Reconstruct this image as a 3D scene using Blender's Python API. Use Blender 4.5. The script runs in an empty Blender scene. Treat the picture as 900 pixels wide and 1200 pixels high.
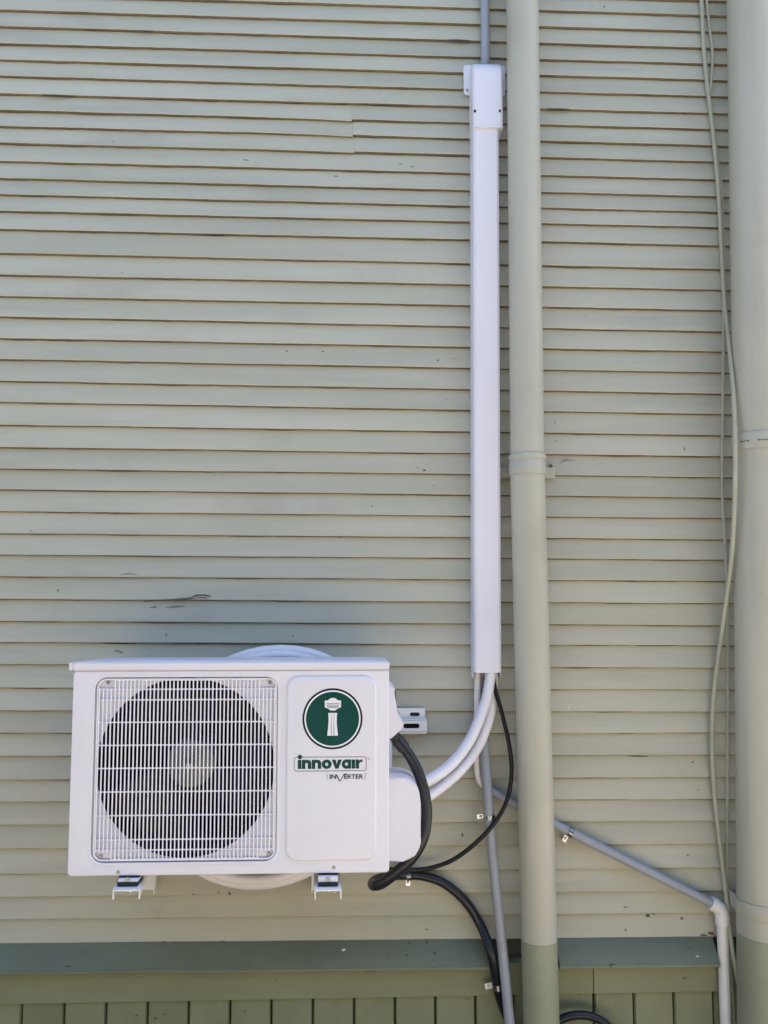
import bpy, bmesh, math, random
from mathutils import Vector, Matrix, Euler, noise
random.seed(7)
R = math.radians
SC = bpy.context.scene
COL = SC.collection

# ------------------------------------------------------------------ camera
CAM = Vector((0.0, -2.29, 1.60))
PITCH, YAW, FPX = R(4.9), R(2.15), 1000.0          # focal length in pixels of a 900x1200 frame
cd = bpy.data.cameras.new('camera'); cam = bpy.data.objects.new('camera', cd); COL.objects.link(cam)
cam.location = CAM; cam.rotation_euler = (R(90)+PITCH, 0, -YAW)
cd.sensor_fit = 'VERTICAL'; cd.sensor_height = 36.0; cd.sensor_width = 27.0
cd.lens = FPX/1200*36.0; cd.clip_start = 0.05; cd.clip_end = 3000
SC.camera = cam
CROT = Euler((R(90)+PITCH, 0, -YAW)).to_matrix()

# ------------------------------------------------------------------ light: house in its own shade, sun behind it
SUN_EL, SUN_AZ = R(54), R(55)
w = bpy.data.worlds.new('World'); SC.world = w; w.use_nodes = True
wn = w.node_tree; bgn = wn.nodes['Background']
sky = wn.nodes.new('ShaderNodeTexSky'); sky.sky_type = 'NISHITA'; sky.sun_disc = False
sky.sun_elevation = SUN_EL; sky.sun_rotation = SUN_AZ; sky.air_density = 1.0; sky.dust_density = 1.5; sky.ozone_density = 1.0
wn.links.new(sky.outputs[0], bgn.inputs[0]); bgn.inputs[1].default_value = 0.135
sd = bpy.data.lights.new('sun', 'SUN'); sd.energy = 5.0; sd.angle = R(0.53); sd.color = (1.0, 0.95, 0.88)
sun = bpy.data.objects.new('sun', sd); COL.objects.link(sun)
sdir = Vector((math.sin(SUN_AZ)*math.cos(SUN_EL), math.cos(SUN_AZ)*math.cos(SUN_EL), math.sin(SUN_EL)))
sun.rotation_euler = (-sdir).to_track_quat('-Z', 'Y').to_euler(); sun.location = sdir*20
SC.view_settings.view_transform = 'Standard'; SC.view_settings.look = 'None'
SC.view_settings.exposure = 1.82; SC.view_settings.gamma = 1.0

# ------------------------------------------------------------------ helpers
def W(px, py, Y):
    """point of the plane y = Y that the photograph shows at pixel (px, py)"""
    d = CROT @ Vector(((px-450)/FPX, -(py-600)/FPX, -1.0))
    return CAM + d*((Y-CAM.y)/d.y)

WORLD = {}
def link(o, parent, wloc):
    COL.objects.link(o)
    if parent is not None:
        o.parent = parent; o.location = wloc - WORLD[parent.name]
    else:
        o.location = wloc
    WORLD[o.name] = wloc.copy()
    return o
def tag(o, label=None, cat=None, group=None, kind=None):
    for k, v in (('label', label), ('category', cat), ('group', group), ('kind', kind)):
        if v: o[k] = v
    return o
def thing(name, loc, label, cat, group=None):
    o = bpy.data.objects.new(name, None); o.empty_display_size = 0.05
    link(o, None, Vector(loc)); return tag(o, label, cat, group)
def obj(name, bm, mats, parent=None, smooth=None, loc=None):
    """links a bmesh given in world coordinates as one mesh object with its origin at its middle"""
    bmesh.ops.recalc_face_normals(bm, faces=bm.faces)
    vs = [v.co for v in bm.verts]
    c = Vector(loc) if loc is not None else Vector([(min(v[i] for v in vs)+max(v[i] for v in vs))/2 for i in range(3)])
    for v in bm.verts: v.co -= c
    me = bpy.data.meshes.new(name)
    if smooth is not None:
        for f in bm.faces: f.smooth = True
    bm.to_mesh(me); bm.free()
    if not isinstance(mats, (list, tuple)): mats = [mats]
    for m in mats: me.materials.append(m)
    if smooth is not None:
        me.set_sharp_from_angle(angle=R(smooth))
    return link(bpy.data.objects.new(name, me), parent, c)

def add_box(bm, x0, x1, y0, y1, z0, z1, bev=0.0, seg=2):
    r = bmesh.ops.create_cube(bm, size=1.0)
    bmesh.ops.scale(bm, vec=(x1-x0, y1-y0, z1-z0), verts=r['verts'])
    bmesh.ops.translate(bm, vec=((x0+x1)/2, (y0+y1)/2, (z0+z1)/2), verts=r['verts'])
    if bev:
        es = list({e for v in r['verts'] for e in v.link_edges})
        bmesh.ops.bevel(bm, geom=es, offset=bev, segments=seg, affect='EDGES', profile=0.6)
def box(*a, **k):
    bm = bmesh.new(); add_box(bm, *a, **k); return bm

def smooth_path(pts, n=8):
    pts = [Vector(p) for p in pts]; out = []
    P = [pts[0]*2-pts[1]] + pts + [pts[-1]*2-pts[-2]]
    for i in range(1, len(P)-2):
        a, b, c, d = P[i-1], P[i], P[i+1], P[i+2]
        for k in range(n):
            t = k/n
            out.append(0.5*((2*b)+(c-a)*t+(2*a-5*b+4*c-d)*t*t+(3*b-a-3*c+d)*t**3))
    out.append(pts[-1]); return out
def add_tube(bm, pts, r, seg=12, cap=True, hollow=0):
    pts = [Vector(p) for p in pts]; n = len(pts)
    rr = r if isinstance(r, (list, tuple)) else [r]*n
    rings = []; up = None
    for i, p in enumerate(pts):
        t = (pts[min(i+1, n-1)]-pts[max(i-1, 0)]).normalized()
        if up is None:
            up = Vector((0, 0, 1)) if abs(t.z) < .9 else Vector((0, 1, 0))
        up = (up - t*up.dot(t)).normalized(); s = t.cross(up)
        rings.append([bm.verts.new(p+(up*math.cos(2*math.pi*k/seg)+s*math.sin(2*math.pi*k/seg))*rr[i]) for k in range(seg)])
    for a, b in zip(rings, rings[1:]):
        for k in range(seg):
            bm.faces.new((a[k], a[(k+1) % seg], b[(k+1) % seg], b[k]))
    if cap:
        bm.faces.new(rings[0]); bm.faces.new(rings[-1])
def tube(pts, r, seg=12, cap=True):
    bm = bmesh.new(); add_tube(bm, pts, r, seg, cap); return bm
def add_prism(bm, prof, z0, z1, axis='Z'):
    """prof: closed 2D outline, swept along an axis. Z: prof=(x,y); X: prof=(y,z); Y: prof=(x,z)"""
    def P(u, v, t):
        return (u, v, t) if axis == 'Z' else (t, u, v) if axis == 'X' else (u, t, v)
    A = [bm.verts.new(P(u, v, z0)) for u, v in prof]; B = [bm.verts.new(P(u, v, z1)) for u, v in prof]
    n = len(prof)
    for i in range(n):
        bm.faces.new((A[i], A[(i+1) % n], B[(i+1) % n], B[i]))
    bm.faces.new(A); bm.faces.new(B)
def rrect(x0, x1, z0, z1, r, n=7):
    out = []
    for cx, cz, a0 in ((x1-r, z1-r, 0), (x0+r, z1-r, 90), (x0+r, z0+r, 180), (x1-r, z0+r, 270)):
        for k in range(n+1):
            a = R(a0+90*k/n); out.append((cx+r*math.cos(a), cz+r*math.sin(a)))
    return out
def circ(cx, cz, r, n=48, a0=0):
    return [(cx+r*math.cos(2*math.pi*k/n+a0), cz+r*math.sin(2*math.pi*k/n+a0)) for k in range(n)]
def plate(outlines, yfront, thick, bev=0.0, res=2):
    """sheet with holes: 2D outlines in (x,z), its front face at y=yfront, going back by thick"""
    cu = bpy.data.curves.new('tmp', 'CURVE'); cu.dimensions = '2D'; cu.fill_mode = 'BOTH'
    ext = max(thick/2-bev, 0.00002); cu.extrude = ext; cu.bevel_depth = bev; cu.bevel_resolution = res; cu.offset = -bev
    for ol in outlines:
        sp = cu.splines.new('POLY'); sp.points.add(len(ol)-1); sp.use_cyclic_u = True
        for p, (x, z) in zip(sp.points, ol): p.co = (x, z, 0, 1)
    return curve_bm(cu, yfront+thick/2)
def curve_bm(cu, y, off=(0, 0), sc=1.0):
    o = bpy.data.objects.new('tmp', cu); COL.objects.link(o)
    bpy.context.view_layer.update()
    me = bpy.data.meshes.new_from_object(o.evaluated_get(bpy.context.evaluated_depsgraph_get()))
    bpy.data.objects.remove(o)
    bm = bmesh.new(); bm.from_mesh(me); bpy.data.meshes.remove(me)
    bmesh.ops.remove_doubles(bm, verts=bm.verts, dist=1e-6)
    for v in bm.verts:
        x, z, t = v.co; v.co = (x*sc+off[0], y-t, z*sc+off[1])
    return bm
def text_bm(s, y, x, z, size, thick=0.0003, offset=0.0, align='LEFT', stretch=1.0):
    cu = bpy.data.curves.new('tmp', 'FONT'); cu.body = s; cu.size = size; cu.extrude = thick/2; cu.offset = offset; cu.align_x = align
    bm = curve_bm(cu, y, (0, 0))
    for v in bm.verts: v.co.x = v.co.x*stretch + x; v.co.z += z
    return bm
def lathe(prof, c, axis='Y', seg=32):
    """prof: (radius, height along axis) pairs"""
    bm = bmesh.new(); rings = []
    for r, h in prof:
        ring = []
        for k in range(seg):
            a = 2*math.pi*k/seg
            if axis == 'Y': co = (c[0]+r*math.cos(a), c[1]+h, c[2]+r*math.sin(a))
            else: co = (c[0]+r*math.cos(a), c[1]+r*math.sin(a), c[2]+h)
            ring.append(bm.verts.new(co))
        rings.append(ring)
    for a, b in zip(rings, rings[1:]):
        for k in range(seg): bm.faces.new((a[k], a[(k+1) % seg], b[(k+1) % seg], b[k]))
    bm.faces.new(rings[0]); bm.faces.new(rings[-1])
    return bm

# ------------------------------------------------------------------ materials
def mat(name, col, var=0.06, scale=5.0, rough=0.5, bump=0.0, bscale=150.0, stretch=(1, 1, 1), rand=0.0, col2=None,
        dirt=None, specks=None, metal=0.0, spec=0.5, streak=None):
    m = bpy.data.materials.new(name); m.use_nodes = True
    nt = m.node_tree; N = nt.nodes; L = nt.links
    bs = N['Principled BSDF']
    tc = N.new('ShaderNodeTexCoord'); oi = N.new('ShaderNodeObjectInfo')
    mul = N.new('ShaderNodeMath'); mul.operation = 'MULTIPLY'; mul.inputs[1].default_value = 37.0
    L.new(oi.outputs['Random'], mul.inputs[0])
    add = N.new('ShaderNodeVectorMath'); add.operation = 'ADD'
    L.new(tc.outputs['Object'], add.inputs[0]); L.new(mul.outputs[0], add.inputs[1])
    base = add.outputs[0]
    def mapped(s):
        mp = N.new('ShaderNodeMapping'); mp.inputs['Scale'].default_value = s; L.new(base, mp.inputs[0]); return mp.outputs[0]
    def nz(vec, sc, det=5.0, ro=0.55):
        n = N.new('ShaderNodeTexNoise'); n.inputs['Scale'].default_value = sc; n.inputs['Detail'].default_value = det
        n.inputs['Roughness'].default_value = ro; L.new(vec, n.inputs['Vector']); return n.outputs['Fac']
    def rng(v, a, b, c=0.0, d=1.0):
        r = N.new('ShaderNodeMapRange'); r.interpolation_type = 'SMOOTHSTEP'
        for i, x in enumerate((a, b, c, d)): r.inputs[i+1].default_value = x
        L.new(v, r.inputs[0]); return r.outputs[0]
    def mix(f, a, b, mode='MIX'):
        x = N.new('ShaderNodeMix'); x.data_type = 'RGBA'; x.blend_type = mode
        for s, v in ((0, f), (6, a), (7, b)):
            if hasattr(v, 'links'): L.new(v, x.inputs[s])
            else: x.inputs[s].default_value = v
        return x.outputs[2]
    def c4(c): return (c[0], c[1], c[2], 1.0)
    st = mapped(stretch)
    lo = col; hi = col2 or col
    A = c4([x*(1-var) for x in lo]); B = c4([min(x*(1+var), 1) for x in hi])
    c = mix(rng(nz(st, scale), 0.3, 0.7), A, B)
    if rand:
        r = rng(oi.outputs['Random'], 0, 1, 1-rand, 1+rand)
        cmb = N.new('ShaderNodeCombineColor')
        for i in range(3): L.new(r, cmb.inputs[i])
        c = mix(1.0, c, cmb.outputs[0], 'MULTIPLY')
    if streak:     # (colour, amount, scale, stretch)
        c = mix(rng(nz(mapped(streak[3]), streak[2], 4), 0.5, 0.75, 0, streak[1]), c, c4(streak[0]))
    if dirt:       # (colour, amount, scale)
        c = mix(rng(nz(base, dirt[2], 7, 0.65), 0.52, 0.75, 0, dirt[1]), c, c4(dirt[0]))
    if specks:     # (colour, scale, threshold)
        c = mix(rng(nz(mapped((0.6, 1, 1)), specks[1], 2, 0.5), specks[2], specks[2]+0.03, 0, 0.8), c, c4(specks[0]))
    L.new(c, bs.inputs['Base Color'])
    rn = rng(nz(base, 14, 3), 0.25, 0.75, max(rough-0.07, 0.02), min(rough+0.07, 1)); L.new(rn, bs.inputs['Roughness'])
    bs.inputs['Metallic'].default_value = metal
    if 'Specular IOR Level' in bs.inputs: bs.inputs['Specular IOR Level'].default_value = spec
    if bump:
        bp = N.new('ShaderNodeBump'); bp.inputs['Strength'].default_value = bump; bp.inputs['Distance'].default_value = 0.002
        L.new(nz(st, bscale, 6, 0.6), bp.inputs['Height']); L.new(bp.outputs[0], bs.inputs['Normal'])
    return m

M = {}
M['clap'] = mat('clapboard_paint', (0.445, 0.428, 0.335), 0.07, 9, 0.55, 0.55, 60, (0.12, 1, 1), rand=0.03, col2=(0.455, 0.435, 0.352),
                dirt=((0.31, 0.295, 0.24), 0.5, 1.7), specks=((0.16, 0.15, 0.12), 42, 0.785),
                streak=((0.365, 0.355, 0.29), 0.55, 26, (0.06, 1, 1)))
M['clap_edge_shade'] = mat('clapboard_edge_shade', (0.185, 0.155, 0.118), 0.2, 12, 0.7, 0.5, 90, (0.2, 1, 1), rand=0.06,
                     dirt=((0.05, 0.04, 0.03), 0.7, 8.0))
M['trim'] = mat('drip_cap_paint', (0.162, 0.180, 0.120), 0.10, 8, 0.55, 0.7, 60, (0.25, 1, 1), dirt=((0.09, 0.10, 0.08), 0.5, 5.0),
                specks=((0.04, 0.04, 0.035), 45, 0.72))
M['olive'] = mat('olive_board_paint', (0.235, 0.24, 0.142), 0.08, 8, 0.6, 0.6, 70, (0.3, 1, 1), rand=0.04,
                 dirt=((0.14, 0.14, 0.09), 0.45, 4.0), specks=((0.06, 0.05, 0.04), 45, 0.74))
M['plank'] = mat('olive_plank_paint', (0.235, 0.24, 0.142), 0.08, 8, 0.6, 0.6, 70, (1, 1, 0.2), rand=0.06,
                 dirt=((0.14, 0.14, 0.09), 0.45, 4.0), specks=((0.06, 0.05, 0.04), 45, 0.74))
M['sheath'] = mat('dark_timber', (0.08, 0.07, 0.055), 0.2, 8, 0.8, 0.3, 60)
M['roof'] = mat('roof_metal', (0.22, 0.22, 0.21), 0.1, 6, 0.5)
M['pipe'] = mat('painted_pipe', (0.44, 0.42, 0.345), 0.05, 6, 0.42, 0.12, 120, (1, 1, 0.3), dirt=((0.30, 0.29, 0.22), 0.35, 4.0), streak=((0.36, 0.34, 0.27), 0.45, 22, (1, 1, .07)),
                specks=((0.2, 0.18, 0.14), 30, 0.76))
M['pipe_green'] = mat('green_painted_pipe', (0.26, 0.27, 0.185), 0.06, 6, 0.45, 0.12, 120, (1, 1, 0.3), dirt=((0.17, 0.18, 0.12), 0.3, 5.0))
M['white'] = mat('white_coated_steel', (0.735, 0.705, 0.765), 0.02, 5, 0.35, 0.06, 400, dirt=((0.70, 0.67, 0.66), 0.25, 3.0))
M['grille'] = mat('white_plastic_grille', (0.84, 0.81, 0.87), 0.02, 8, 0.4)
M['duct'] = mat('white_duct_plastic', (0.735, 0.705, 0.775), 0.02, 5, 0.38, 0.04, 200, dirt=((0.70, 0.68, 0.68), 0.2, 3.0))
M['foam'] = mat('white_insulation', (0.765, 0.735, 0.77), 0.03, 9, 0.6, 0.25, 120)
M['pvc'] = mat('white_pvc', (0.79, 0.76, 0.75), 0.03, 9, 0.35, dirt=((0.6, 0.56, 0.5), 0.3, 6.0))
M['grey'] = mat('grey_conduit_plastic', (0.30, 0.315, 0.36), 0.05, 9, 0.4, 0.1, 150, dirt=((0.22, 0.22, 0.24), 0.4, 8.0))
M['black'] = mat('black_cable_rubber', (0.010, 0.010, 0.013), 0.2, 9, 0.36, 0.1, 200, spec=0.3)
M['flex'] = mat('black_conduit_plastic', (0.014, 0.015, 0.022), 0.15, 9, 0.32, 0.1, 200, spec=0.4)
M['beige'] = mat('beige_cable', (0.40, 0.39, 0.30), 0.08, 9, 0.5, 0.1, 150, dirt=((0.25, 0.24, 0.19), 0.4, 8))
M['steel'] = mat('zinc_steel', (0.50, 0.51, 0.54), 0.1, 30, 0.28, 0.1, 200, metal=1.0)
M['screw'] = mat('dull_screw_steel', (0.30, 0.30, 0.31), 0.1, 30, 0.4, metal=1.0)
M['bracket'] = mat('white_bracket_coat', (0.78, 0.765, 0.76), 0.03, 6, 0.4, 0.05, 300)
M['rubber'] = mat('rubber_foot', (0.014, 0.014, 0.018), 0.1, 8, 0.6)
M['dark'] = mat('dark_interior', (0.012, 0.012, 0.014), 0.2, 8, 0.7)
M['coilfin'] = mat('fan_cavity_fins', (0.012, 0.012, 0.014), 0.3, 300, 0.5, 0.3, 300, (1, 1, 0.1))
M['fan'] = mat('fan_plastic', (0.014, 0.014, 0.017), 0.15, 8, 0.45, spec=0.25)
M['blade'] = mat('fan_blade_plastic', (0.022, 0.020, 0.020), 0.15, 8, 0.4, spec=0.4)
M['hub'] = mat('fan_hub_metal', (0.17, 0.165, 0.14), 0.2, 20, 0.4)
M['green_print'] = mat('badge_green', (0.004, 0.055, 0.048), 0.05, 10, 0.3, spec=0.2)
M['black_print'] = mat('badge_black', (0.008, 0.012, 0.018), 0.05, 10, 0.35, spec=0.2)
M['white_print'] = mat('badge_white', (0.80, 0.80, 0.83), 0.03, 10, 0.3)
M['grey_print'] = mat('badge_grey', (0.36, 0.36, 0.40), 0.05, 10, 0.3)
M['brown_print'] = mat('badge_outline', (0.10, 0.075, 0.085), 0.05, 10, 0.3)
M['mark'] = mat('ink_mark', (0.07, 0.065, 0.06), 0.1, 30, 0.6)
M['ground'] = mat('pale_dry_ground', (0.47, 0.41, 0.32), 0.10, 2, 0.9, 0.6, 30, dirt=((0.38, 0.34, 0.28), 0.5, 1.5))

M['soil'] = mat('added_bed_soil', (0.075, 0.058, 0.04), 0.3, 6, 0.95, 0.8, 40)
M['lawn'] = mat('dry_lawn', (0.085, 0.085, 0.040), 0.3, 3, 0.9, 0.6, 30)
M['bank'] = mat('sky_block_green', (0.05, 0.055, 0.03), 0.4, 3, 0.9, 0.8, 12)
# ------------------------------------------------------------------ ground
bm = bmesh.new(); bmesh.ops.create_grid(bm, x_segments=8, y_segments=8, size=600)
tag(obj('ground', bm, M['lawn']), kind='structure')
bm = bmesh.new(); add_box(bm, -9, 11, -6.5, -1.15, -.06, 0.012); add_box(bm, 2.3, 11, -1.15, 12, -.06, 0.012)
tag(obj('added_bounce_paving', bm, M['ground']), kind='structure')  # unseen pale paving, added to bounce sunlight onto the wall

bm = bmesh.new(); add_box(bm, -9, 2.296, -1.146, 0.3, -.06, 0.03)
tag(obj('added_dark_bed', bm, M['soil']), kind='structure')  # unseen dark bed, added to cut the bounce on the lower wall
# unseen dark bank, added to block low sky from the lower wall
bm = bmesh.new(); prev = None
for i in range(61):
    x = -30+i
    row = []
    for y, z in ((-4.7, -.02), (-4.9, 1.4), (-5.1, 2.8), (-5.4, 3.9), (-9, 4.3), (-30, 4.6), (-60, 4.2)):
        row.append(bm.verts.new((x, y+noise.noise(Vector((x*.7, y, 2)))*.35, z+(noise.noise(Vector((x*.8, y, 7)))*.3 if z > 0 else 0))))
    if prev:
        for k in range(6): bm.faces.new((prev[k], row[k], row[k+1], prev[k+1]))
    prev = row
tag(obj('sky_block_bank', bm, M['bank'], smooth=60), kind='structure')

# ------------------------------------------------------------------ house: clapboard wall over a drip cap and vertical skirting
house = thing('house', (0, 0, 0), 'sage painted clapboard house wall above a green drip cap and vertical skirting boards', 'house')
HX0, HX1, HTOP, LIP = -4.0, 1.95, 4.15, -0.016
L0 = [10.7, 30, 50, 69, 88.3, 109.3, 128.3, 146.7, 166.7, 188.3, 208.3, 227.3, 246.7, 267.7, 296, 321.7, 346.7, 370.7, 395.7, 420.7, 446, 470.7,
      497.7, 523.7, 549, 573.3, 599, 625, 650, 675.3, 701.7, 727.7, 752.7, 778.3, 806, 832.5, 859, 886, 914, 940, 967, 995, 1024.5, 1051.6, 1077.7, 1106]
L1 = [32.7, 52.3, 71, 90, 109, 129, 148, 166.7, 185.7, 206.7, 226.7, 245, 263.3, 284.3, 312.3, 336.7, 360.7, 385.7, 409.6, 434, 459, 483, 508, 533,
      557.5, 581.7, 605.8, 631, 655, 680, 706, 732, 756, 782, 808, 834, 859, 885, 911.5, 937, 962.5, 990, 1018, 1045, 1071, 1099]
rows = []                                                   # bottom edge of each row of boards: height at x=0 and slope
for a, b in zip(L0, L1):
    p, q = W(0, a, LIP), W(720, b, LIP)
    s = (q.z-p.z)/(q.x-p.x); rows.append((p.z-s*p.x, s))
step = rows[0][0]-rows[1][0]
top = []
z, s = rows[0]
k = 0
while z < HTOP-0.12:
    k += 1; z += 0.046+0.002*math.sin(k*2.1); s *= 0.9; top.append((z, s))
rows = top[::-1] + rows
NT = len(top)
def xgrid(x0, x1):
    xs = []; x = x0
    while x < x1-1e-6:
        xs.append(x); x += 0.015 if -1.25 < x < 1.25 else 0.14
    if x1-xs[-1] < 0.006: xs.pop()
    return xs+[x1]
def zrow(i, x):
    z, s = rows[i]; sl = s if abs(x) < 1.3 else s*1.3/abs(x)
    w_ = noise.noise(Vector((x*1.7, i*7.3, 0)))*0.0011 + noise.noise(Vector((x*7.0, i*3.1, 5)))*0.0006 + noise.noise(Vector((x*38.0, i*5.7, 9)))*0.00055
    return z+sl*x+w_
XJ = W(414, 140, LIP).x
crack_a, crack_b = W(168, 700, LIP).x, W(252, 700, LIP).x
JOG = {NT+5: .0012, NT+4: .001, NT+6: .0042, NT+7: .0048, NT+8: .0030, NT+9: .0016, NT+3: .0008}
def board(i, x0, x1, left=None):
    bm = bmesh.new(); rings = []
    last = i == len(rows)-1
    for x in xgrid(x0, x1):
        zb = zrow(i, x)
        zt = (zrow(i-1, x) if i else zb+0.05)+0.014
        if left is not None and i in JOG: zb += (-1 if left else .35)*JOG[i]*math.exp(-abs(x-XJ)/0.12)
        yl = LIP+noise.noise(Vector((x*2.2, i*4.1, 20)))*0.0012
        if i == NT+30 and crack_a < x < crack_b:
            t = (x-crack_a)/(crack_b-crack_a)
            zb += 0.0016*math.sin(math.pi*t)
            yl -= 0.0025*math.sin(math.pi*t)
        yt = yl+0.0125
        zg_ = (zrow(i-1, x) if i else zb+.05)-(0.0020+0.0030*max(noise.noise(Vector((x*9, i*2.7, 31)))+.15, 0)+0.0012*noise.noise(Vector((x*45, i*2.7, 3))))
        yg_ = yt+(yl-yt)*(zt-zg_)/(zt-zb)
        rings.append([bm.verts.new(c) for c in ((x, yt, zt), (x, yg_, zg_), (x, yl, zb+0.0020), (x, yl+0.0010, zb), (x, 0.004, zb+0.0006))])
    for a, b in zip(rings, rings[1:]):
        for k in range(4):
            f = bm.faces.new((a[k], b[k], b[k+1], a[k+1])); f.material_index = 0 if k in (1, 2) else 1  # brown underside and strip below the lap: lip shade put into the colour
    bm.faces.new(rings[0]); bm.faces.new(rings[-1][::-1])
    o = obj('clapboard', bm, [M['clap'], M['clap_edge_shade']], house)
    return o
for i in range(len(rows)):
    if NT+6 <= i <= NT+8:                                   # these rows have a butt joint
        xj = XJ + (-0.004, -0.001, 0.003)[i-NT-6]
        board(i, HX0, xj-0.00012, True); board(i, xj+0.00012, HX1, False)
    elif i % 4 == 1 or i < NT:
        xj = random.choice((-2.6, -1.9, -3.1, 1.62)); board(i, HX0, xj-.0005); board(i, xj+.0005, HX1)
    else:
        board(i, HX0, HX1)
ZT = rows[-1][0]                                             # top of the drip cap
zf = W(300, 1138, -0.055).z                                  # its front lower edge
zf2 = W(300, 1171, -0.02).z                                  # lower edge of the fascia board
obj('sheathing', box(HX0, HX1, 0.012, 0.20, 0.015, HTOP), M['sheath'], house)
# roof and the rest of the body, so that the wall stands in the shade of its own house
bm = bmesh.new(); add_prism(bm, [(-0.16, HTOP-.02), (0.02, HTOP-.02), (3.2, HTOP+1.1), (6.5, HTOP-.02), (6.5, HTOP+.06), (3.2, HTOP+1.2), (-0.16, HTOP+.06)], HX0-.2, HX1+.05, 'X')
obj('roof', bm, M['roof'], house)
for nm, a in (('end_wall', (HX0, HX0+.15)), ('end_wall', (HX1-.15, HX1))):
    obj(nm, box(a[0], a[1], 0.203, 6.3, 0.015, HTOP-.03), M['clap'], house)
obj('rear_wall', box(HX0+.153, HX1-.153, 6.1, 6.3, 0.015, HTOP-.03), M['clap'], house)

def cap(x0, x1):
    bm = bmesh.new(); rings = []
    for x in xgrid(x0, x1):
        n1 = noise.noise(Vector((x*3, 3, 1)))*0.0012+noise.noise(Vector((x*22, 3, 1)))*0.0005
        zt = zrow(len(rows)-1, x)+0.004; dz = ZT-zf
        sl = rows[-1][1]*x if abs(x) < 1.3 else 0
        rings.append([bm.verts.new(c) for c in ((x, 0.006, zt+.004), (x, -0.016, zt-.003), (x, -0.056+n1, zf+0.007+sl+n1), (x, -0.060+n1, zf+0.004+sl+n1),
                      (x, -0.060+n1, zf-0.002+sl+n1), (x, -0.057, zf-0.004+sl+n1), (x, -0.012, zf-0.002+sl))])
    for a, b in zip(rings, rings[1:]):
        for k in range(6): bm.faces.new((a[k], b[k], b[k+1], a[k+1]))
    bm.faces.new(rings[0]); bm.faces.new(rings[-1])
    return bm
xa, xb, xc = W(577, 1120, -.05).x, W(655, 1120, -.05).x, W(842, 1125, -.05).x
for a in ((HX0, xa), (xb, xc), (xc+0.16, HX1)):
    obj('drip_cap', cap(*a), M['trim'], house, smooth=35)
xs_ = [HX0, -1.9, W(695, 1150, -.02).x, xc+.012, HX1]
for a, b in zip(xs_, xs_[1:]):
    obj('fascia_board', box(a+.0008, b-.0008, -0.024, 0.010, zf2, zf-0.0045, bev=0.0022), M['olive'], house)
gx = [W(p, 1190, -.012).x for p in (25.5, 75.5, 124.5, 173, 221.5, 270, 318.5, 367, 415.5, 463.5, 511, 558)]
pitch = (gx[-1]-gx[0])/(len(gx)-1)
edges = [gx[0]-pitch*k for k in range(27, 0, -1)] + gx
xr = W(697, 1190, -.012).x
e2 = [xr-pitch*2, xr-pitch] + [xr+pitch*k for k in range(40) if xr+pitch*k < HX1-.02]
edges += [e for e in e2 if e > gx[-1]+.05]
for a, b in zip(edges, edges[1:]):
    d = random.uniform(-.0012, .0012)
    bm = bmesh.new()
    add_prism(bm, [(a+.0005, .010), (a+.0005, -.006+d), (a+.0035, -.0125+d), (b-.006, -.0125+d), (b-.0035, -.006+d), (b-.0012, .010)], 0.03, zf2-0.0015, 'Z')
    obj('skirting_board', bm, M['plank'], house)

# wear: chips, knots and scuffs on the boards where the photograph shows them
def yface(x, z):
    for i in range(1, len(rows)):
        zb = zrow(i, x)
        if z >= zb:
            zt = zrow(i-1, x)+.014; yl = LIP+noise.noise(Vector((x*2.2, i*4.1, 20)))*0.0012
            return yl+.0125*min(max((z-zb-.002)/(zt-zb-.002), 0), 1)
    u = (z-(zf+.007))/(ZT-zf-.006)
    if u > 0: return -.056+.040*min(u, 1)
    return -.060 if z > zf-.003 else (-.024 if z > zf2 else -.0144)
M['chip_dark'] = mat('bare_dark_wood', (0.12, 0.108, 0.085), 0.3, 60, 0.8)
M['chip_gap'] = mat('open_dark_crack', (0.055, 0.045, 0.035), 0.3, 60, 0.9)
M['chip_grey'] = mat('grey_scuff', (0.23, 0.22, 0.19), 0.2, 40, 0.7)
M['chip_pale'] = mat('pale_undercoat', (0.60, 0.58, 0.50), 0.1, 40, 0.7)
M['chip_brown'] = mat('bare_brown_wood', (0.14, 0.085, 0.045), 0.3, 60, 0.8)
def chip(px, py, w_, h_, m):
    p = W(px, py, -.010); y = yface(p.x, p.z); p = W(px, py, y); sc = (y-CAM.y)/FPX; rnd = random.Random(int(px*31+py))
    n = 11; bm = bmesh.new(); A = []; B = []
    for k in range(n):
        a = 2*math.pi*k/n; q = rnd.uniform(.55, 1.15)
        x = p.x+math.cos(a)*w_*.5*sc*q; z = p.z+math.sin(a)*h_*.5*sc*q; yy = yface(x, z) if h_ < 8 else y
        if abs(yy-y) > .006: yy = y
        A.append(bm.verts.new((x, yy-.0007, z))); B.append(bm.verts.new((x, yy+.0006, z)))
    bm.faces.new(A)
    for k in range(n): bm.faces.new((A[k], B[k], B[(k+1) % n], A[(k+1) % n]))
    obj('paint_chip', bm, M['chip_'+m], house)

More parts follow.
